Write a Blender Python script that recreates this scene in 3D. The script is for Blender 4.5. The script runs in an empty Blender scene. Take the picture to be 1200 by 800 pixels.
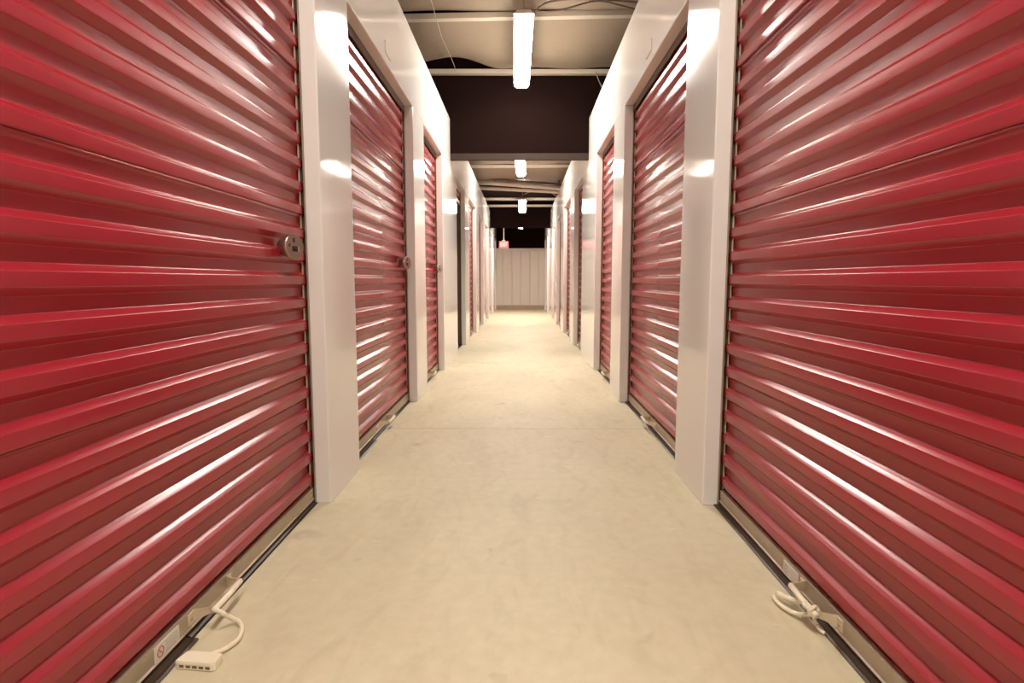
import bpy, bmesh, math, random
from mathutils import Vector, Matrix
random.seed(7)
S = bpy.context.scene
COL = S.collection

# ------------------------------------------------------------------ camera, world, exposure
F_PX, EYE = 679.0, 0.915
PITCH = math.atan(71 / F_PX)
YAW = math.atan(10.5 / (F_PX / math.cos(PITCH)))
cam_d = bpy.data.cameras.new('camera'); cam = bpy.data.objects.new('camera', cam_d); COL.objects.link(cam)
cam.location = (0, 0, EYE); cam.rotation_euler = (math.pi / 2 - PITCH, 0, YAW)
cam_d.sensor_width = 36; cam_d.lens = 36 * F_PX / 1200; cam_d.clip_start = 0.02
S.camera = cam
W = bpy.data.worlds.new('world'); S.world = W; W.use_nodes = True
W.node_tree.nodes['Background'].inputs[0].default_value = (1, .85, .7, 1)
W.node_tree.nodes['Background'].inputs[1].default_value = 0.03
S.view_settings.view_transform = 'Standard'; S.view_settings.look = 'None'
S.view_settings.gamma = 1; S.view_settings.use_curve_mapping = False
S.view_settings.exposure = 2.0
LAMP_STRENGTH = 26.0
LAMP_COLOUR = (1.0, .93, .83)

# ------------------------------------------------------------------ layout (metres)
WX = {-1: .785, 1: .745}            # corridor half widths, left and right wall plane
HEAD, TOP = 2.17, 2.685             # door head and wall top
OPEN = [(.70, 2.306), (2.742, 4.335), (4.80, 5.91), (7.18, 8.26), (8.86, 10.25),
        (10.97, 12.2), (12.95, 14.1), (15.3, 16.6), (17.3, 18.35)]
YEND, YBACK = 18.8, -6.5
PURLIN_A, SLOPE = 3.47, -.053       # underside of the purlins falls away from the camera
def zp(y): return PURLIN_A + SLOPE * y

# ------------------------------------------------------------------ materials
def mat(name, col, rough=.5, metal=0., coat=0., var=.0, scale=6., stretch=(1, 1, 1), bump=0., bscale=40., rvar=0., spec=None, emit=None):
    m = bpy.data.materials.new(name); m.use_nodes = True
    nt = m.node_tree; b = nt.nodes['Principled BSDF']
    b.inputs['Base Color'].default_value = (*col, 1); b.inputs['Roughness'].default_value = rough
    b.inputs['Metallic'].default_value = metal; b.inputs['Coat Weight'].default_value = coat
    b.inputs['Coat Roughness'].default_value = .12
    if spec is not None: b.inputs['Specular IOR Level'].default_value = spec
    if emit:
        b.inputs['Emission Color'].default_value = (*emit[0], 1); b.inputs['Emission Strength'].default_value = emit[1]
    tc = nt.nodes.new('ShaderNodeTexCoord'); mp = nt.nodes.new('ShaderNodeMapping'); mp.inputs['Scale'].default_value = stretch
    nt.links.new(tc.outputs['Object'], mp.inputs[0])
    if var or rvar:
        n = nt.nodes.new('ShaderNodeTexNoise'); n.inputs['Scale'].default_value = scale; n.inputs['Detail'].default_value = 6
        nt.links.new(mp.outputs[0], n.inputs['Vector'])
        if var:
            r = nt.nodes.new('ShaderNodeMix'); r.data_type = 'RGBA'
            r.inputs[6].default_value = (*[max(0, c * (1 - var)) for c in col], 1); r.inputs[7].default_value = (*[min(1, c * (1 + var)) for c in col], 1)
            nt.links.new(n.outputs[0], r.inputs[0]); nt.links.new(r.outputs[2], b.inputs['Base Color'])
        if rvar:
            q = nt.nodes.new('ShaderNodeMapRange'); q.inputs[1].default_value = .3; q.inputs[2].default_value = .7
            q.inputs[3].default_value = max(.03, rough - rvar); q.inputs[4].default_value = rough + rvar
            nt.links.new(n.outputs[0], q.inputs[0]); nt.links.new(q.outputs[0], b.inputs['Roughness'])
    if bump:
        n2 = nt.nodes.new('ShaderNodeTexNoise'); n2.inputs['Scale'].default_value = bscale; n2.inputs['Detail'].default_value = 2
        bp = nt.nodes.new('ShaderNodeBump'); bp.inputs['Strength'].default_value = bump; bp.inputs['Distance'].default_value = .02
        nt.links.new(mp.outputs[0], n2.inputs['Vector']); nt.links.new(n2.outputs[0], bp.inputs['Height'])
        nt.links.new(bp.outputs[0], b.inputs['Normal'])
    return m

def concrete(name):
    m = mat(name, (.60, .55, .38), .6)
    nt = m.node_tree; b = nt.nodes['Principled BSDF']; L = nt.links
    tc = nt.nodes.new('ShaderNodeTexCoord')
    def noise(scale, detail, stretch=(1, 1, 1), dist=0.):
        mp = nt.nodes.new('ShaderNodeMapping'); mp.inputs['Scale'].default_value = stretch
        L.new(tc.outputs['Object'], mp.inputs[0])
        n = nt.nodes.new('ShaderNodeTexNoise'); n.inputs['Scale'].default_value = scale; n.inputs['Detail'].default_value = detail
        n.inputs['Distortion'].default_value = dist
        L.new(mp.outputs[0], n.inputs['Vector']); return n
    def ramp(n, stops):
        r = nt.nodes.new('ShaderNodeValToRGB'); e = r.color_ramp.elements
        e[0].position, e[0].color = stops[0][0], (*stops[0][1], 1); e[1].position, e[1].color = stops[1][0], (*stops[1][1], 1)
        for p, c in stops[2:]:
            x = e.new(p); x.color = (*c, 1)
        L.new(n.outputs[0], r.inputs[0]); return r
    def mul(a, bb, f):
        x = nt.nodes.new('ShaderNodeMix'); x.data_type = 'RGBA'; x.blend_type = 'MULTIPLY'; x.inputs[0].default_value = f
        L.new(a, x.inputs[6]); L.new(bb, x.inputs[7]); return x.outputs[2]
    base = ramp(noise(1.7, 8, (1, .6, 1), .6), [(.3, (.62, .55, .38)), (.7, (.72, .65, .46))])
    fine = ramp(noise(22, 8), [(.25, (.88, .87, .85)), (.75, (1, 1, 1))])
    sweep = ramp(noise(3.2, 5, (2.4, .8, 1), 2.2), [(.28, (.86, .84, .80)), (.5, (1, 1, 1))])
    spots = ramp(noise(4.6, 3, (1, 1, 1), .4), [(.22, (.64, .59, .52)), (.31, (1, 1, 1))])
    scratch = ramp(noise(5.5, 2, (1.5, 5, 1), 1.4), [(.70, (0, 0, 0)), (.78, (1, 1, 1))])
    c = mul(base.outputs[0], fine.outputs[0], .8); c = mul(c, sweep.outputs[0], .55); c = mul(c, spots.outputs[0], .8)
    sc = nt.nodes.new('ShaderNodeMix'); sc.data_type = 'RGBA'; sc.inputs[7].default_value = (.80, .73, .6, 1)
    sf = nt.nodes.new('ShaderNodeMath'); sf.operation = 'MULTIPLY'; sf.inputs[1].default_value = .45
    L.new(scratch.outputs[0], sf.inputs[0]); L.new(sf.outputs[0], sc.inputs[0]); L.new(c, sc.inputs[6])
    L.new(sc.outputs[2], b.inputs['Base Color'])
    return m

M = dict(
    floor=concrete('sealed_concrete'),
    ledge=mat('ledge_concrete', (.16, .12, .085), .6, var=.25, scale=12),
    wall=mat('white_painted_metal', (.81, .79, .755), .08, bump=.015, bscale=3.0),
    red=mat('red_enamel', (.33, .016, .028), .235, spec=.6),
    galv=mat('galvanised_bar', (.46, .385, .285), .4, .5, var=.12, scale=18),
    bright=mat('zinc_plate', (.72, .62, .46), .32, .5, var=.08, scale=20),
    guide=mat('bronze_guide', (.12, .075, .05), .45, .3),
    rubber=mat('black_rubber', (.060, .037, .025), .38, spec=.25, var=.2, scale=20),
    rope=mat('cream_rope', (.82, .74, .57), .6, var=.1, scale=60),
    plastic=mat('cream_plastic', (.84, .76, .58), .45),
    slot=mat('slot_shadow', (.16, .10, .06), .6),
    lock=mat('brushed_steel', (.42, .37, .31), .3, .85, var=.15, scale=30),
    lockdark=mat('keyway_black', (.03, .02, .018), .5),
    sticker=mat('white_sticker', (.72, .66, .58), .5),
    ink=mat('grey_print', (.45, .40, .36), .6),
    redink=mat('red_print', (.45, .05, .05), .6),
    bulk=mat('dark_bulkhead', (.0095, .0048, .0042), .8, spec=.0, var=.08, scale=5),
    bulktrim=mat('brown_trim', (.028, .016, .011), .6, var=.2, spec=.2, scale=5),
    batt=mat('insulation_facing', (.22, .165, .115), .5, var=.10, scale=5, bump=.25, bscale=6),
    deck=mat('dark_deck', (.014, .007, .006), .8, spec=.1),
    purlin=mat('primed_steel', (.5, .42, .33), .4, .2, var=.08, scale=8),
    pipe=mat('pipe_grey', (.55, .47, .38), .4, .2, var=.1, scale=8),
    darkpipe=mat('pipe_dark', (.10, .06, .04), .6),
    cable=mat('cable_brown', (.13, .08, .055), .6),
    wire=mat('wire_tan', (.30, .22, .16), .5),
    lamp=mat('lamp_lens', (.9, .9, .85), .4, emit=(LAMP_COLOUR, LAMP_STRENGTH)),
    housing=mat('lamp_housing', (.75, .70, .62), .4),
    endwall=mat('end_panel_paint', (.72, .66, .57), .3, var=.05, scale=6),
    tanbase=mat('tan_base', (.42, .33, .22), .6, var=.15, scale=9),  # mottled tan for the strip at the foot of the end wall
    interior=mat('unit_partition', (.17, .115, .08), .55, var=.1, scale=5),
    exitred=mat('exit_red', (.75, .10, .11), .4, emit=((1., .12, .14), .12)),
    exitpale=mat('exit_letters', (.9, .75, .6), .4, emit=((1., .62, .5), .14)),
)

# ------------------------------------------------------------------ mesh helpers
class MB:
    def __init__(self): self.v, self.f = [], []
    def add(self, vs, fs):
        n = len(self.v); self.v += [tuple(p) for p in vs]; self.f += [tuple(i + n for i in f) for f in fs]; return self
    def box(self, x0, x1, y0, y1, z0, z1):
        vs = [(x, y, z) for x in (x0, x1) for y in (y0, y1) for z in (z0, z1)]
        return self.add(vs, [(0, 1, 3, 2), (4, 6, 7, 5), (0, 4, 5, 1), (2, 3, 7, 6), (0, 2, 6, 4), (1, 5, 7, 3)])
    def prism(self, pts, a, b, axis):
        """closed 2-D outline pts extruded from a to b; axis 1: (x,z) along y, axis 2: (x,y) along z, axis 0: (y,z) along x"""
        n = len(pts)
        def P(p, t): return {0: (t, p[0], p[1]), 1: (p[0], t, p[1]), 2: (p[0], p[1], t)}[axis]
        vs = [P(p, a) for p in pts] + [P(p, b) for p in pts]
        fs = [(i, (i + 1) % n, (i + 1) % n + n, i + n) for i in range(n)]
        return self.add(vs, fs + [tuple(range(n)), tuple(range(2 * n - 1, n - 1, -1))])
    def tube(self, path, r, seg=8, flat=1.):
        path = [Vector(p) for p in path]; n = len(path); rings = []
        for i, p in enumerate(path):
            t = (path[min(i + 1, n - 1)] - path[max(i - 1, 0)]).normalized()
            up = Vector((0, 0, 1)) if abs(t.z) < .9 else Vector((0, 1, 0))
            a = t.cross(up).normalized(); b = a.cross(t)
            rr = r[i] if isinstance(r, (list, tuple)) else r
            rings.append([p + a * rr * math.cos(2 * math.pi * k / seg) + b * rr * flat * math.sin(2 * math.pi * k / seg) for k in range(seg)])
        vs = [q for R in rings for q in R]; fs = []
        for i in range(n - 1):
            for k in range(seg):
                k2 = (k + 1) % seg; fs.append((i * seg + k, i * seg + k2, (i + 1) * seg + k2, (i + 1) * seg + k))
        return self.add(vs, fs + [tuple(range(seg - 1, -1, -1)), tuple((n - 1) * seg + k for k in range(seg))])
    def lathe(self, prof, origin, axis, seg=24):
        """prof: (radius, height) along axis from origin"""
        axis = Vector(axis).normalized(); up = Vector((0, 0, 1)); a = axis.cross(up).normalized(); b = a.cross(axis)
        o = Vector(origin); vs = []; fs = []
        for r, h in prof:
            for k in range(seg):
                t = 2 * math.pi * k / seg; vs.append(o + axis * h + a * r * math.cos(t) + b * r * math.sin(t))
        m = len(prof)
        for i in range(m - 1):
            for k in range(seg):
                k2 = (k + 1) % seg; fs.append((i * seg + k, i * seg + k2, (i + 1) * seg + k2, (i + 1) * seg + k))
        return self.add(vs, fs + [tuple(range(seg - 1, -1, -1)), tuple((m - 1) * seg + k for k in range(seg))])
    def build(self, name, material, parent=None, origin=None, smooth=False, bevel=0.):
        """links ONE mesh object; its vertices are given in world space, its origin is put at `origin` or under its parent's"""
        me = bpy.data.meshes.new(name); me.from_pydata(self.v, [], self.f)
        bm = bmesh.new(); bm.from_mesh(me); bmesh.ops.recalc_face_normals(bm, faces=bm.faces)
        if bevel:
            bmesh.ops.bevel(bm, geom=list(bm.edges), offset=bevel, segments=2, affect='EDGES', profile=.5)
        o = bpy.data.objects.new(name, me)
        base = Vector(origin) if origin is not None else (Vector(parent['_at']) if parent is not None else Vector((0, 0, 0)))
        bmesh.ops.translate(bm, verts=bm.verts, vec=-base)
        for f in bm.faces: f.smooth = smooth
        bm.to_mesh(me); bm.free(); me.materials.append(material)
        COL.objects.link(o)
        if parent is not None:
            o.parent = parent; o.location = base - Vector(parent['_at'])
        else:
            o.location = base
        o['_at'] = tuple(base)
        return o

def tag(o, label=None, cat=None, group=None, kind=None):
    if label: o['label'] = label
    if cat: o['category'] = cat
    if group: o['group'] = group
    if kind: o['kind'] = kind
    return o
def empty(name, loc, label=None, cat=None, group=None, kind=None):
    o = bpy.data.objects.new(name, None); COL.objects.link(o); o.location = loc; o.empty_display_size = .1
    o['_at'] = tuple(loc)
    return tag(o, label, cat, group, kind)
def smooth_path(pts, n=6):
    """Catmull-Rom through pts"""
    P = [Vector(p) for p in pts]; P = [P[0] * 2 - P[1]] + P + [P[-1] * 2 - P[-2]]; out = []
    for i in range(1, len(P) - 2):
        a, b, c, d = P[i - 1:i + 3]
        for k in range(n):
            t = k / n
            out.append(.5 * ((2 * b) + (c - a) * t + (2 * a - 5 * b + 4 * c - d) * t * t + (3 * b - a - 3 * c + d) * t ** 3))
    return out + [P[-2]]
def X(s, rel): return s * (WX[s] + rel)       # rel = metres behind the wall face

# ------------------------------------------------------------------ floor
floor = MB().box(-3, 3, YBACK, YEND + .3, -.12, -.03).build('floor', M['ledge'])
tag(floor, 'pale beige sealed concrete corridor floor running to the end wall', kind='structure')
joints = [YBACK, -2.285, .62, 3.535, 6.445, 9.36, 12.27, 15.18, YEND]
for a, b in zip(joints, joints[1:]):
    MB().box(-(WX[-1] + .056), WX[1] + .056, a + .0025, b - .0025, -.045, 0).build('slab', M['floor'], floor)

# ------------------------------------------------------------------ walls: jamb panels, header panels, top trim
SIDE = {-1: 'left', 1: 'right'}
def plan_round(s, y0, y1, d=.06, r=.006, n=4):
    pts = []
    for cy, a0 in ((y0 + r, math.pi), (y1 - r, math.pi / 2)):
        for k in range(n + 1):
            t = a0 - k * (math.pi / 2) / n if cy == y0 + r else a0 - k * (math.pi / 2) / n
            pts.append((cy, t))
    out = []
    # rounded front corners at rel 0
    for k in range(n + 1):
        t = k * math.pi / 2 / n; out.append((X(s, r - r * math.sin(t)), y0 + r - r * math.cos(t)))
    for k in range(n + 1):
        t = k * math.pi / 2 / n; out.append((X(s, r - r * math.cos(t)), y1 - r + r * math.sin(t)))
    return out + [(X(s, d), y1), (X(s, d), y0)]
for s in (-1, 1):
    wall = empty('wall_' + SIDE[s], (X(s, 0), 0, 0), f'glossy white metal wall of the {SIDE[s]} side, with door openings', kind='structure')
    ends = [YBACK] + [y for o in OPEN for y in o] + [YEND]
    for a, b in zip(ends[0::2], ends[1::2]):
        MB().prism(plan_round(s, a, b), .002, HEAD - .001, 2).build('jamb_panel', M['wall'], wall)
    mids = [YBACK] + [(OPEN[i][1] + OPEN[i + 1][0]) / 2 for i in range(len(OPEN) - 1)] + [YEND]
    for a, b in zip(mids, mids[1:]):
        r = .005
        pr = [(X(s, .06), HEAD + .001), (X(s, r), HEAD + .001), (X(s, r * .3), HEAD + .001 + r * .3), (X(s, 0), HEAD + .001 + r), (X(s, 0), TOP - .037), (X(s, .06), TOP - .037)]
        MB().prism(pr, a + .0006, b - .0006, 1).build('header_panel', M['wall'], wall)
    MB().box(X(s, -.001), X(s, .08), YBACK, YEND, TOP - .035, TOP).build('top_trim', M['wall'], wall)

# wall behind the camera
tag(MB().box(-3, 3, YBACK - .1, YBACK, 0, 3.75).build('wall_back', M['endwall']), 'plain painted wall closing the corridor behind the viewer', kind='structure')
# end wall: ribbed panels, cap, tan base, dark upper part
we = MB().box(-1.6, 1.6, YEND + .04, YEND + .1, 0, 1.94).build('wall_end', M['endwall'])
tag(we, 'pale panelled wall closing the far end of the corridor', kind='structure')
xs = [-.86, -.58, -.293, -.005, .283, .571, .86]
for a, b in zip(xs, xs[1:]):
    MB().prism([(a + .006, YEND + .04), (a + .016, YEND + .012), (b - .016, YEND + .012), (b - .006, YEND + .04)], .13, 1.885, 2).build('wall_panel', M['endwall'], we)
MB().box(-.86, .86, YEND + .002, YEND + .05, 1.888, 1.955).build('cap_trim', M['endwall'], we, bevel=.004)
tag(MB().box(-.86, .86, YEND - .004, YEND + .04, .001, .128).build('baseboard_end', M['tanbase'], bevel=.003), 'tan strip along the foot of the end wall', kind='structure')
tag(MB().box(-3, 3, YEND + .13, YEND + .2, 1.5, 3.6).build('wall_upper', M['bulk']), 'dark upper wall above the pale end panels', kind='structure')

# ------------------------------------------------------------------ ceiling: dark deck, purlins, insulation batts, two dark bulkheads
ceil = MB().prism([(YBACK, zp(YBACK) + .24), (YEND + .3, zp(YEND + .3) + .24), (YEND + .3, zp(YEND + .3) + .30), (YBACK, zp(YBACK) + .30)], -3, 3, 0).build('ceiling', M['deck'])
tag(ceil, 'sloping roof underside with sagging beige insulation between steel purlins', kind='structure')
PUR = [-5.9, -4.7, -3.5, -2.3, -1.1, .1, 1.4, 2.7, 4.0, 5.29, 6.48, 7.75, 9.1, 10.52, 11.9, 13.49, 14.35, 15.7, 17.2]
for i, y in enumerate(PUR):
    z = zp(y); tilt = {5.29: .012, 6.48: -.006}.get(y, random.uniform(-.004, .004))
    w, h, t, lip = .065, .046, .004, .016
    pr = [(y, z), (y + w, z), (y + w, z + lip), (y + w - t, z + lip), (y + w - t, z + t), (y + t, z + t), (y + t, z + h), (y, z + h)]
    p = MB().prism(pr, -2.9, 2.9, 0).build('purlin', M['purlin'], ceil, origin=(0, y, z))
    p.rotation_euler = (0, -tilt, 0)
def batt(y0, y1, torn=False, sag=.05, seed=1):
    rnd = random.Random(seed); NX, NY = 130, 24; vs = []; fs = []
    ph = [rnd.uniform(0, 6.28) for _ in range(6)]
    dim = [(rnd.uniform(-.9, .9), rnd.uniform(.15, .85)) for _ in range(6)]
    for j in range(NY + 1):
        v = j / NY
        for i in range(NX + 1):
            x = -2.8 + 5.6 * i / NX
            yy = y0 + .004 + (y1 - y0 - .008) * v
            z = zp(yy) + .052 - sag * math.sin(math.pi * v) ** .7
            z += .010 * math.sin(3.1 * x + ph[0]) * math.sin(math.pi * v) + .006 * math.sin(7 * x + ph[1] + 3 * v)
            for dx, dv in dim: z -= .012 * math.exp(-((x - dx) ** 2 / .002 + ((v - dv) * (y1 - y0)) ** 2 / .002))
            if torn:
                k = max(0., min(1., (-.20 - x) / .5)); k *= k * (3 - 2 * k); k *= (1 if x > -.75 else max(.6, 1 - (-.75 - x) * 1.6))
                yy -= .15 * k * v ** 4; z += .075 * k * v ** 5
            vs.append((x, yy, z))
    n = NX + 1
    for j in range(NY):
        for i in range(NX): fs.append((j * n + i, j * n + i + 1, (j + 1) * n + i + 1, (j + 1) * n + i))
    top = len(vs)
    vs2 = [(x, y, z + .02) for x, y, z in vs]
    fs2 = [tuple(top + q for q in reversed(f)) for f in fs]
    rim = list(range(n)) + [j * n + NX for j in range(1, NY + 1)] + [NY * n + i for i in range(NX - 1, -1, -1)] + [j * n for j in range(NY - 1, 0, -1)]
    fr = [(a, b, b + top, a + top) for a, b in zip(rim, rim[1:] + rim[:1])]
    return MB().add(vs + vs2, fs + fs2 + fr).build('insulation_batt', M['batt'], ceil, smooth=True)
for i, (a, b) in enumerate(zip(PUR[:-5], PUR[1:-4])):
    batt(a + .066, b, torn=(b == 6.48), seed=i + 3, sag=.04)
# bulkheads dropped from the roof across the corridor, with a brown trim along the foot
for n, (y, z0) in enumerate(((6.57, 2.245), (14.86, 2.245))):
    b = MB().box(-2.9, 2.9, y, y + .05, z0 + .07, zp(y) + .22).build('trim_%d' % (n + 1), M['bulk'])
    tag(b, ('dark bulkhead across the corridor just past the nearest ceiling lamp', 'farther dark bulkhead across the corridor near the exit sign')[n], kind='structure')
    MB().box(-(WX[-1] - .001), WX[1] - .001, y - .004, y + .06, z0, z0 + .068).build('bottom_rail', M['bulktrim'] if n == 0 else M['bulk'], b)

# ------------------------------------------------------------------ roller shutters
PITCH_R, DEPTH, Z_SHOULDER = .0904, .0185, .119
R_OUT = .070                          # ridge plane, metres behind the wall face
def rib_profile(z0, z1):
    """(depth fraction 0 valley .. 1 ridge, z) for one corrugated sheet"""
    # one period, going up from the ridge's top shoulder: slope in, valley, slope out (underside), ridge face
    p = PITCH_R
    key = [(0, 1.), (.0074, .525), (.0145, 0.), (.046, 0.), (.062, 1.), (p, 1.)]
    raw = []
    k0 = int(math.floor((z0 - Z_SHOULDER) / p)) - 1; k1 = int(math.ceil((z1 - Z_SHOULDER) / p)) + 1
    for k in range(k0, k1):
        for dz, d in key[:-1]: raw.append((Z_SHOULDER + k * p + dz, d))
    out = []; r = .0016
    for i in range(1, len(raw) - 1):
        (za, da), (zb, db), (zc, dc) = raw[i - 1:i + 2]
        A, B, C_ = Vector((za, da * DEPTH)), Vector((zb, db * DEPTH)), Vector((zc, dc * DEPTH))
        u, v = (A - B).normalized(), (C_ - B).normalized()
        for t in (0, .25, .5, .75, 1):
            q = (1 - t) ** 2 * (B + u * r) + 2 * t * (1 - t) * B + t * t * (B + v * r)
            out.append((q.y / DEPTH, q.x))
    res = [(d, z) for d, z in out if z0 < z < z1]
    def at(z):
        for (d0, a), (d1, b) in zip(out, out[1:]):
            if a <= z <= b: return d0 + (d1 - d0) * (z - a) / max(1e-9, b - a)
        return 0.
    return [(at(z0), z0)] + res + [(at(z1), z1)]
def curtain_panel(s, y0, y1, z0, z1, parent, off=0.):
    prof = rib_profile(z0, z1)
    st = [(0, .84), (.020, .84), (.032, .9), (.046, .96), (.058, 1.)]
    ys = [(y0 + a, f) for a, f in st] + [(y1 - a, f) for a, f in reversed(st)]
    vs = []; fs = []; n = len(prof)
    for y, f in ys:
        for d, z in prof: vs.append((X(s, R_OUT + DEPTH * (1 - d * f) - off), y, z))
    for j in range(len(ys) - 1):
        for i in range(n - 1): fs.append((j * n + i, j * n + i + 1, (j + 1) * n + i + 1, (j + 1) * n + i))
    # flat back closing the sheet
    m = len(vs); xb = X(s, R_OUT + DEPTH + .003)
    vs += [(xb, y0, z0), (xb, y0, z1), (xb, y1, z0), (xb, y1, z1)]
    fs.append((m, m + 1, m + 3, m + 2))
    last = (len(ys) - 1) * n
    fs.append(tuple([m] + [m + 1] + list(range(n - 1, -1, -1)))); fs.append(tuple([m + 2] + list(range(last, last + n)) + [m + 3]))
    fs.append(tuple([m] + [j * n for j in range(len(ys))] + [m + 2])); fs.append(tuple([m + 1, m + 3] + [j * n + n - 1 for j in range(len(ys) - 1, -1, -1)]))
    o = MB().add(vs, fs).build('curtain_panel', M['red'], parent, smooth=True)
    # keep the flat closing faces flat
    for p in o.data.polygons:
        if len(p.vertices) > 4: p.use_smooth = False
    return o

def lift_handle(s, y0, y1, z, parent, tips=(0, 0)):
    h = MB().tube([(X(s, .018), y0 - .004, z + .012), (X(s, .016), (y0 + y1) / 2, z + .014), (X(s, .018), y1 - .012, z + .016)], .0085, 10).build('lift_handle', M['plastic'], parent, smooth=True)
    for y, sg in ((y0, -1), (y1, 1)):
        # flared bracket: wide at the bar, narrow at the rod
        n = 7; vs = []; fs = []
        for i in range(n):
            t = i / (n - 1); rel = .070 - .054 * t; wd = .019 - .010 * math.sin(t * math.pi / 2)
            yy = y + sg * .012 * (1 - t) ** 2 - sg * .004 * t; zc = z + .003 + .010 * t
            for dy, dz in ((-.0016, -wd), (.0016, -wd), (.0016, wd * .8), (-.0016, wd * .8)):
                vs.append((X(s, rel), yy + dy, zc + dz))
        for i in range(n - 1):
            for k in range(4): fs.append((4 * i + k, 4 * i + (k + 1) % 4, 4 * i + 4 + (k + 1) % 4, 4 * i + 4 + k))
        fs += [(3, 2, 1, 0), tuple(4 * n - 4 + k for k in range(4))]
        b = MB().add(vs, fs).build('bracket', M['bright'], h)
        a, c = y + sg * .012 - sg * .001, y + sg * .036          # foot plate with two rivets
        f = MB().box(X(s, .0665), X(s, .0705), min(a, c), max(a, c), z - .016, z + .016).build('bracket_foot', M['bright'], h, bevel=.001)
        MB().lathe([(.0042, 0), (.0042, .002), (.002, .0035)], (X(s, .0667), (a + c) / 2, z - .001), (-s, 0, 0), 10).build('rivet', M['galv'], h)
    return h
def sticker(s, y0, y1, z0, z1, parent, ring):
    p = MB().box(X(s, .0675), X(s, .0700), y0, y1, z0, z1).build('sticker', M['sticker'], parent)
    w = y1 - y0; h = z1 - z0; yc = (y0 + .22 * w) if s < 0 else (y1 - .22 * w); zc = (z0 + z1) / 2; R = h * .3
    MB().tube([(X(s, .0672), yc + R * math.cos(t * math.pi / 8), zc + R * math.sin(t * math.pi / 8)) for t in range(17)], .0011, 5).build('warning_ring', ring, p)
    MB().tube([(X(s, .0671), yc - R * .7, zc + R * .7), (X(s, .0671), yc + R * .7, zc - R * .7)], .0010, 5).build('warning_bar', ring, p)
    m = MB()
    for k in range(4):
        a, b = (yc + R * 1.7, y1 - .06 * w) if s < 0 else (y0 + .06 * w, yc - R * 1.7)
        m.box(X(s, .0671), X(s, .0676), a, b - .1 * w * (k == 3), z1 - h * (.22 + .18 * k) - .0016, z1 - h * (.22 + .18 * k))
    m.build('print_lines', M['ink'], p)
def shutter(s, i, label, open_z=None, fine=True, flap_to=None):
    y0, y1 = OPEN[i]; yc = (y0 + y1) / 2
    root = empty('roller_shutter', (X(s, R_OUT), yc, 0), label, 'shutter', 'red roll-up doors along the corridor')
    zb = .064 if open_z is None else open_z + .042
    seams = [zb] + [z for z in (.629, 1.171, 1.713) if z > zb + .05] + [2.34]
    for k, (a, b) in enumerate(zip(seams, seams[1:])):
        curtain_panel(s, y0 - .012, y1 + .012, a + (.0006 if k else 0), b - .0006, root, off=.0012 * (k % 2))
    # bottom bar: angle with a small foot
    bz = zb - .044
    pr = [(X(s, .0705), zb + .002), (X(s, .0705), bz + .004), (X(s, .066), bz), (X(s, .095), bz), (X(s, .095), zb - .001), (X(s, .088), zb + .002)]
    bar = MB().prism(pr, y0 + .004, y1 - .004, 1).build('bottom_bar', M['galv'], root)
    for y in (y0 + .03, y1 - .03):
        MB().lathe([(.0055, 0), (.0055, .002), (.003, .004)], (X(s, .0707), y, bz + .024), (-s, 0, 0), 10).build('bolt', M['galv'], bar)
    # rubber astragal folded outward on the floor under the bar
    if open_z is None:
        def strip(a, b, rel):
            out = []
            pts = [(.078, .021), (.074, .016), (.070, .007), ((.070 + rel) / 2, .0055), (rel + .006, .0075), (rel, .004), (rel + .001, .0015), (.074, .0015), (.082, .012)]
            return MB().prism([(X(s, r), z) for r, z in pts], a, b, 1)
        if flap_to:
            strip(flap_to, y1 - .003, .060).build('rubber_seal', M['rubber'], root)
            strip(y0 + .003, flap_to - .006, .038).build('rubber_seal', M['rubber'], root, bevel=0)
        else:
            strip(y0 + .003, y1 - .003, .044 if s > 0 else .050).build('rubber_seal', M['rubber'], root)
        lift_handle(s, yc - .075, yc + .075, bz + .025, root)
    # guides at both sides and a dark brush seal under the header, deepened to fill in the shadow band
    for y, sg in ((y0, 1), (y1, -1)):
        e = y - sg * .03; f = y + sg * .0015
        g = MB()
        g.box(X(s, .0665), X(s, .125), min(e, e + sg * .012), max(e, e + sg * .012), .003, HEAD + .1)
        g.box(X(s, .0935), X(s, .125), min(e, f), max(e, f), .003, HEAD + .1)
        gd = g.build('guide', M['guide'], root)
        MB().box(X(s, .061), X(s, .0665), min(e, f), max(e, f), .003, HEAD + .1).build('guide_lip', M['galv'], gd)
        for a, w in ((.004, .0035), (.0125, .002)):                                  # bright wear strips showing in the valleys
            MB().box(X(s, .0772), X(s, .0800), min(y + sg * a, y + sg * (a + w)), max(y + sg * a, y + sg * (a + w)), .07 if open_z is None else zb + .05, HEAD + .1).build('wear_strip', M['bright'], gd)
    MB().box(X(s, .061), X(s, .0675), y0, y1, HEAD - .045, HEAD + .16).build('header_seal', M['guide'], root)
    return root

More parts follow.
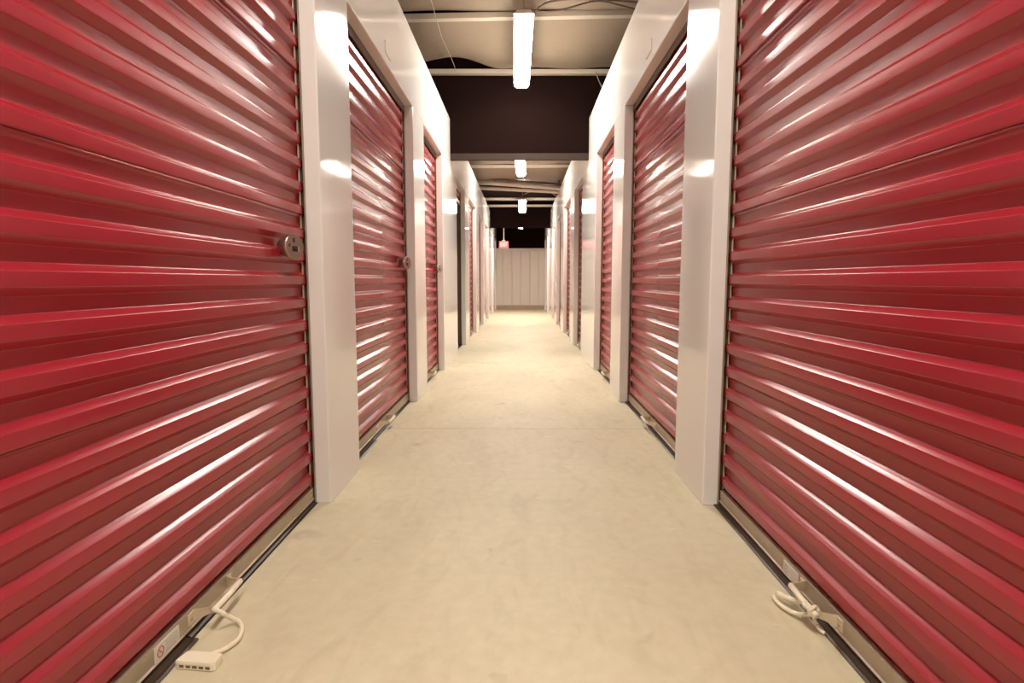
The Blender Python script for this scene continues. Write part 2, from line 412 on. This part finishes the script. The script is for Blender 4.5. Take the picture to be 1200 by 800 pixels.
def padlock(s, y, z, label):
    """round cylinder lock standing out of the curtain, face turned a little towards the viewer"""
    o = Vector((X(s, R_OUT + .001), y, z)); ax = Vector((-s * .92, -.38, .02)).normalized()
    root = empty('cylinder_lock', o, label, 'lock', 'round locks on the left doors')
    MB().lathe([(.028, -.002), (.031, .003), (.040, .030), (.0455, .046), (.0455, .050), (.043, .056)], o, ax, 32).build('lock_body', M['lock'], root, smooth=False)
    for p in root.children[0].data.polygons: p.use_smooth = len(p.vertices) == 4
    up = Vector((0, 0, 1)); side = ax.cross(up).normalized(); up = side.cross(ax)
    def plate(name, m, cx, cz, w, h, d0, d1):
        vs = [o + ax * d + side * (cx + a * w) + up * (cz + b * h) for d in (d0, d1) for a, b in ((-.5, -.5), (.5, -.5), (.5, .5), (-.5, .5))]
        return MB().add(vs, [(0, 1, 2, 3), (7, 6, 5, 4), (0, 4, 5, 1), (1, 5, 6, 2), (2, 6, 7, 3), (3, 7, 4, 0)]).build(name, m, root)
    # side points to the left of the face as seen from outside for s = -1
    plate('keyway', M['lockdark'], .000, -.008, .026, .019, .052, .0572)
    plate('key_tongue', M['bright'], -.015 if s < 0 else .015, -.008, .0045, .019, .052, .0580)
    plate('notch', M['lockdark'], .004, .022, .010, .016, .050, .0570)
    plate('notch', M['lockdark'], .026, .004, .006, .011, .050, .0570)
    return root

LBL_L = ['red roll-up door nearest on the left, with silver lock and white rope at its foot',
         'second red roll-up door on the left, between the first two white pillars',
         'third red roll-up door on the left, narrow, just before the dark bulkhead',
         'raised roll-up door showing a dark open unit on the left',
         'fifth door on the left, first closed one beyond the dark open unit',
         'sixth door on the left, second closed one beyond the dark open unit',
         'seventh door on the left, seen as a thin dark sliver before the second bulkhead',
         'eighth door on the left, just past the second bulkhead, before the exit sign',
         'last door on the left, beside the end wall under the exit sign']
LBL_R = ['red roll-up door nearest on the right, with a knotted cord on its handle',
         'second red roll-up door on the right, between the first two white pillars',
         'third red roll-up door on the right, narrow, just before the dark bulkhead',
         'fourth red roll-up door on the right, facing the dark open unit',
         'fifth red roll-up door on the right, one past the door facing the open unit',
         'sixth roll-up door on the right, where the second lamp reflects no longer, two past the open unit',
         'seventh door on the right, a thin dark sliver before the second bulkhead',
         'eighth door on the right, just past the second bulkhead',
         'last door on the right, beside the end wall']
LBL_R[5] = 'sixth roll-up door on the right, two past the door facing the open unit'
for i in range(9):
    l = shutter(-1, i, LBL_L[i], open_z=1.97 if i == 3 else None, flap_to={0: 1.39, 1: 3.25}.get(i))
    r = shutter(1, i, LBL_R[i])
    if i == 0:
        sticker(-1, 1.255, 1.352, .022, .062, [c for c in l.children if c.name.startswith('bottom_bar')][0], M['redink'])
        sticker(1, 1.630, 1.722, .024, .060, [c for c in r.children if c.name.startswith('bottom_bar')][0], M['ink'])
    if i == 1:
        sticker(-1, 3.33, 3.41, .022, .062, [c for c in l.children if c.name.startswith('bottom_bar')][0], M['redink'])
padlock(-1, 2.095, 1.035, 'large round silver lock on the nearest left door, by the white pillar')
padlock(-1, 4.150, 1.040, 'round silver lock on the second left door')
padlock(-1, 5.80, 1.035, 'small far lock on the third, narrow left door')

# dark storage unit behind the raised door: side partitions and back
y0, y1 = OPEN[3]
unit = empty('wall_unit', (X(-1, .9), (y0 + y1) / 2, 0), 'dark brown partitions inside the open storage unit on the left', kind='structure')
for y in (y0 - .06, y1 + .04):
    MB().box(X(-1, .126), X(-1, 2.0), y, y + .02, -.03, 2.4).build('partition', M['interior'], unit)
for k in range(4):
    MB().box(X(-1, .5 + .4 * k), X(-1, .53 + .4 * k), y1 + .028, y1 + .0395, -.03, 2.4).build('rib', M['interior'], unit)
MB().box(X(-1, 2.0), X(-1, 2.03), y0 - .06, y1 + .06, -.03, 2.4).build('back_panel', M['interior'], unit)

# ------------------------------------------------------------------ number plates over the second doors
for s in (-1, 1):
    p = MB()
    p.prism([(X(s, -.0005), 2.222), (X(s, -.006), 2.222), (X(s, -.006), 2.29), (X(s, -.0005), 2.29)], 3.475, 3.612, 1)
    o = p.build('number_plate', M['wall'], origin=(X(s, 0), 3.54, 2.22))
    tag(o, f'small blank white plate above the second door on the {SIDE[s]}', 'plate', 'plates above the doors')

# ------------------------------------------------------------------ strip lights
def strip_light(xc, y0, y1, label, skew=0.):
    yc = (y0 + y1) / 2; zt = EYE + 2.33 - .053 * yc
    root = empty('strip_light', (xc, yc, zt), label, 'lamp', 'strip lights along the ceiling')
    hw, hh = .078, .05
    prof = [(-hw, 0), (-hw, -.012), (-hw * .9, -.030), (-hw * .62, -hh), (hw * .62, -hh), (hw * .9, -.030), (hw, -.012), (hw, 0)]
    lens = MB().prism([(xc + a, zt + .045 + b) for a, b in prof], y0, y1, 1).build('lens', M['lamp'], root)
    MB().prism([(xc - hw, zt + .046), (xc + hw, zt + .046), (xc + hw * .7, zt + .075), (xc - hw * .7, zt + .075)], y0, y1, 1).build('housing', M['housing'], root)
    for a, b in ((y0 + .03, y0 + .10), (y1 - .10, y1 - .03)):
        MB().box(xc - hw * .5, xc + hw * .5, a, b, zt + .0755, zt + .088).build('mounting_clip', M['housing'], root)
    for y in (y0 + .12, y1 - .12):
        MB().tube([(xc, y, zt + .074), (xc, y, zp(y) + .235)], .004, 6).build('hanger', M['wire'], root)
    tilt = math.atan(.053)
    root.rotation_euler = (-tilt, 0, skew)
    return root
strip_light(.012, 4.86, 6.27, 'nearest white strip light hanging over the corridor, before the dark bulkhead', .012)
strip_light(-.012, 8.95, 10.2, 'second white strip light, seen just beneath the first dark bulkhead', -.02)
strip_light(.03, 12.6, 13.85, 'third white strip light, in front of the second bulkhead')
strip_light(-.01, 15.2, 16.42, 'far strip light, mostly hidden behind the second bulkhead')
strip_light(0, -.05, 1.25, 'strip light overhead, above the frame')
strip_light(0, -4.3, -3.0, 'rearmost strip light, over the corridor behind the viewer')

# ------------------------------------------------------------------ ceiling pipes, cables and wires
def pipe(name, path, r, m, label, cat='pipe', group=None, seg=12):
    o = MB().tube(path, r, seg).build(name, m, origin=path[len(path) // 2], smooth=True)
    return tag(o, label, cat, group)
p = pipe('conduit', [(-1.6, 11.62, 2.905), (1.6, 11.62, 2.655)], .042, M['pipe'], 'upper of two slanting grey pipes under the ceiling past the second lamp', group='slanting ceiling pipes')
for x, L in ((-.52, .10), (-.24, .12), (.74, .12)):
    z = 2.78 - .078 * x
    MB().box(x - .02, x + .02, 11.60, 11.64, z + .03, z + .03 + L).build('pipe_hanger', M['darkpipe'], p)
pipe('conduit', [(-1.6, 11.78, 2.79), (1.6, 11.78, 2.63)], .032, M['pipe'], 'lower of two slanting grey pipes under the ceiling past the second lamp', group='slanting ceiling pipes')
MB().tube([(-1.05, 11.55, 2.925), (1.05, 11.55, 2.76)], .02, 10).build('shadow_line', M['darkpipe'], p, smooth=True)  # dark tube added over the upper conduit to stand for its shadow line
c1 = smooth_path([(0.06, 4.97, 3.1), (0.125, 5.0, 3.117), (0.146, 5.0, 3.142), (0.216, 5.0, 3.176), (0.306, 5.0, 3.191), (0.445, 5.0, 3.2), (0.62, 5.0, 3.192), (0.793, 5.0, 3.185), (0.967, 5.0, 3.17), (1.244, 5.0, 3.162)])
pipe('cable', c1, .0065, M['cable'], 'brown cable looping from the near lamp along the purlin', 'cable', 'ceiling cables', 6)
c2 = smooth_path([(0.06, 5.03, 3.11), (0.127, 5.06, 3.137), (0.205, 5.06, 3.133), (0.31, 5.06, 3.141), (0.402, 5.06, 3.161), (0.522, 5.06, 3.194), (0.605, 5.06, 3.21), (0.697, 5.06, 3.206), (0.781, 5.06, 3.185), (0.944, 5.06, 3.144)])
pipe('cable', c2, .007, M['cable'], 'brown cable rising from the purlin to cross the looped cable', 'cable', 'ceiling cables', 6)
c3 = smooth_path([(.05, 12.3, 2.70), (.2, 12.3, 2.76), (.4, 12.3, 2.79), (.62, 12.3, 2.74), (.78, 12.3, 2.64), (.95, 12.3, 2.60)])
pipe('cable', c3, .011, M['wire'], 'pale cable arching to the right of the third lamp', 'cable', 'ceiling cables', 6)
w1 = smooth_path([(-.76, 4.7, 3.21), (-.734, 5.0, 3.18), (-.736, 5.2, 3.169), (-.728, 5.35, 3.133), (-.725, 5.6, 3.125), (-.712, 5.95, 3.143), (-.70, 6.3, 3.150), (-.70, 6.46, 3.135)])
pipe('wire', w1, .0028, M['wire'], 'thin pale wire hanging under the insulation at upper left', 'wire', 'hanging wires', 6)
w2 = smooth_path([(.795, 6.45, 3.13), (.825, 6.46, 3.05), (.90, 6.48, 2.92)])
pipe('wire', w2, .005, M['wire'], 'short slanting wire in front of the dark bulkhead at right', 'wire', 'hanging wires', 6)

# ------------------------------------------------------------------ exit sign
ex = empty('exit_sign', (-.50, 17.0, 1.85), 'red lit exit sign hanging on a rod near the end wall', 'sign')
MB().box(-.635, -.365, 16.965, 17.035, 1.855, 2.055).build('sign_body', M['exitred'], ex, bevel=.01)
MB().tube([(-.50, 17.0, 2.056), (-.50, 17.0, zp(17) + .2)], .012, 8).build('rod', M['pipe'], ex)
MB().prism([(-.56, 2.056), (-.44, 2.056), (-.475, 2.095), (-.525, 2.095)], 16.975, 17.025, 1).build('canopy', M['pipe'], ex)
fc = bpy.data.curves.new('letters', 'FONT'); fc.body = 'EXIT'; fc.size = .15; fc.align_x = 'CENTER'; fc.align_y = 'CENTER'; fc.extrude = .002
fo = bpy.data.objects.new('letters', fc); COL.objects.link(fo); fo.parent = ex; fo.location = (0, -.038, .105); fo.rotation_euler = (math.pi / 2, 0, 0); fo.scale = (.66, 1, 1)
me = bpy.data.meshes.new_from_object(fo); bpy.data.objects.remove(fo)
fo = bpy.data.objects.new('letters', me); COL.objects.link(fo); fo.parent = ex; fo.location = (0, -.038, .105); fo.rotation_euler = (math.pi / 2, 0, 0); fo.scale = (.66, 1, 1)
me.materials.clear(); me.materials.append(M['exitpale'])

# ------------------------------------------------------------------ pull ropes
rp = empty('pull_rope', (-.75, 1.40, 0), 'cream pull rope with slotted flat grip lying at the left door', 'rope', 'pull ropes on the door handles')
path = smooth_path([(-.806, 1.428, .058), (-.788, 1.421, .056), (-.777, 1.429, .042), (-.767, 1.446, .022), (-.752, 1.450, .010), (-.733, 1.426, .0085), (-.721, 1.393, .0085), (-.719, 1.368, .0085), (-.732, 1.338, .0085), (-.746, 1.320, .010), (-.760, 1.303, .013)], 6)
MB().tube(path, .0062, 8).build('cord', M['rope'], rp, smooth=True)
gy, gx = 1.289, -.766
def gp(a, b, z):   # grip axes: a along its length, b across towards the viewer
    t = -.10; return (gx + a * math.cos(t) - b * math.sin(t), gy + a * math.sin(t) + b * math.cos(t), z)
vs = []
for z, e in ((.002, 0.), (.016, 0.), (.021, .006)):
    for a, b in ((-.050, -.020), (-.040, -.022), (.040, -.022), (.050, -.016), (.046, .018), (.03, .021), (-.03, .021), (-.046, .018)):
        vs.append(gp(a * (1 - e * 4), b * (1 - e * 14), z))
fs = [tuple(range(7, -1, -1)), tuple(range(16, 24))]
for L in range(2):
    for k in range(8): fs.append((8 * L + k, 8 * L + (k + 1) % 8, 8 * L + 8 + (k + 1) % 8, 8 * L + 8 + k))
gr = MB().add(vs, fs).build('grip', M['plastic'], rp)
for k in range(5):
    a = -.033 + .0165 * k; q = [gp(a + da, b, z) for b in (-.0228, -.018) for z in (.0065, .0125) for da in (-.0055, .0055)]
    MB().add(q, [(0, 1, 3, 2), (4, 6, 7, 5), (0, 4, 5, 1), (2, 3, 7, 6), (0, 2, 6, 4), (1, 5, 7, 3)]).build('slot', M['slot'], gr)

r2 = empty('pull_rope', (.77, 1.50, 0), 'short knotted cream cord looped on the nearest right door handle', 'rope', 'pull ropes on the door handles')
a = smooth_path([(X(1, .020), 1.438, .058), (X(1, .006), 1.46, .064), (.772, 1.50, .050), (.764, 1.53, .036), (.752, 1.562, .026), (.738, 1.592, .022)], 6)
MB().tube(a, [.006 + .003 * (i / len(a)) for i in range(len(a))], 8).build('cord', M['rope'], r2, smooth=True)
b = smooth_path([(X(1, .020), 1.442, .054), (.772, 1.468, .034), (.752, 1.50, .016), (.737, 1.535, .010), (.728, 1.57, .010), (.730, 1.598, .012)], 6)
MB().tube(b, .0062, 8).build('cord', M['rope'], r2, smooth=True)
k = smooth_path([(X(1, .018) + .0125 * math.cos(t), 1.438 + .006 * math.sin(2 * t) * .5, .060 + .0125 * math.sin(t)) for t in [i * math.pi / 4 for i in range(9)]], 3)
MB().tube(k, .005, 8).build('knot', M['rope'], r2, smooth=True)
tl = smooth_path([(X(1, .014), 1.43, .05), (.772, 1.445, .03), (.779, 1.44, .012), (.787, 1.425, .008)], 5)
MB().tube(tl, .0045, 8).build('tail', M['rope'], r2, smooth=True)

for o in bpy.data.objects:
    if '_at' in o: del o['_at']
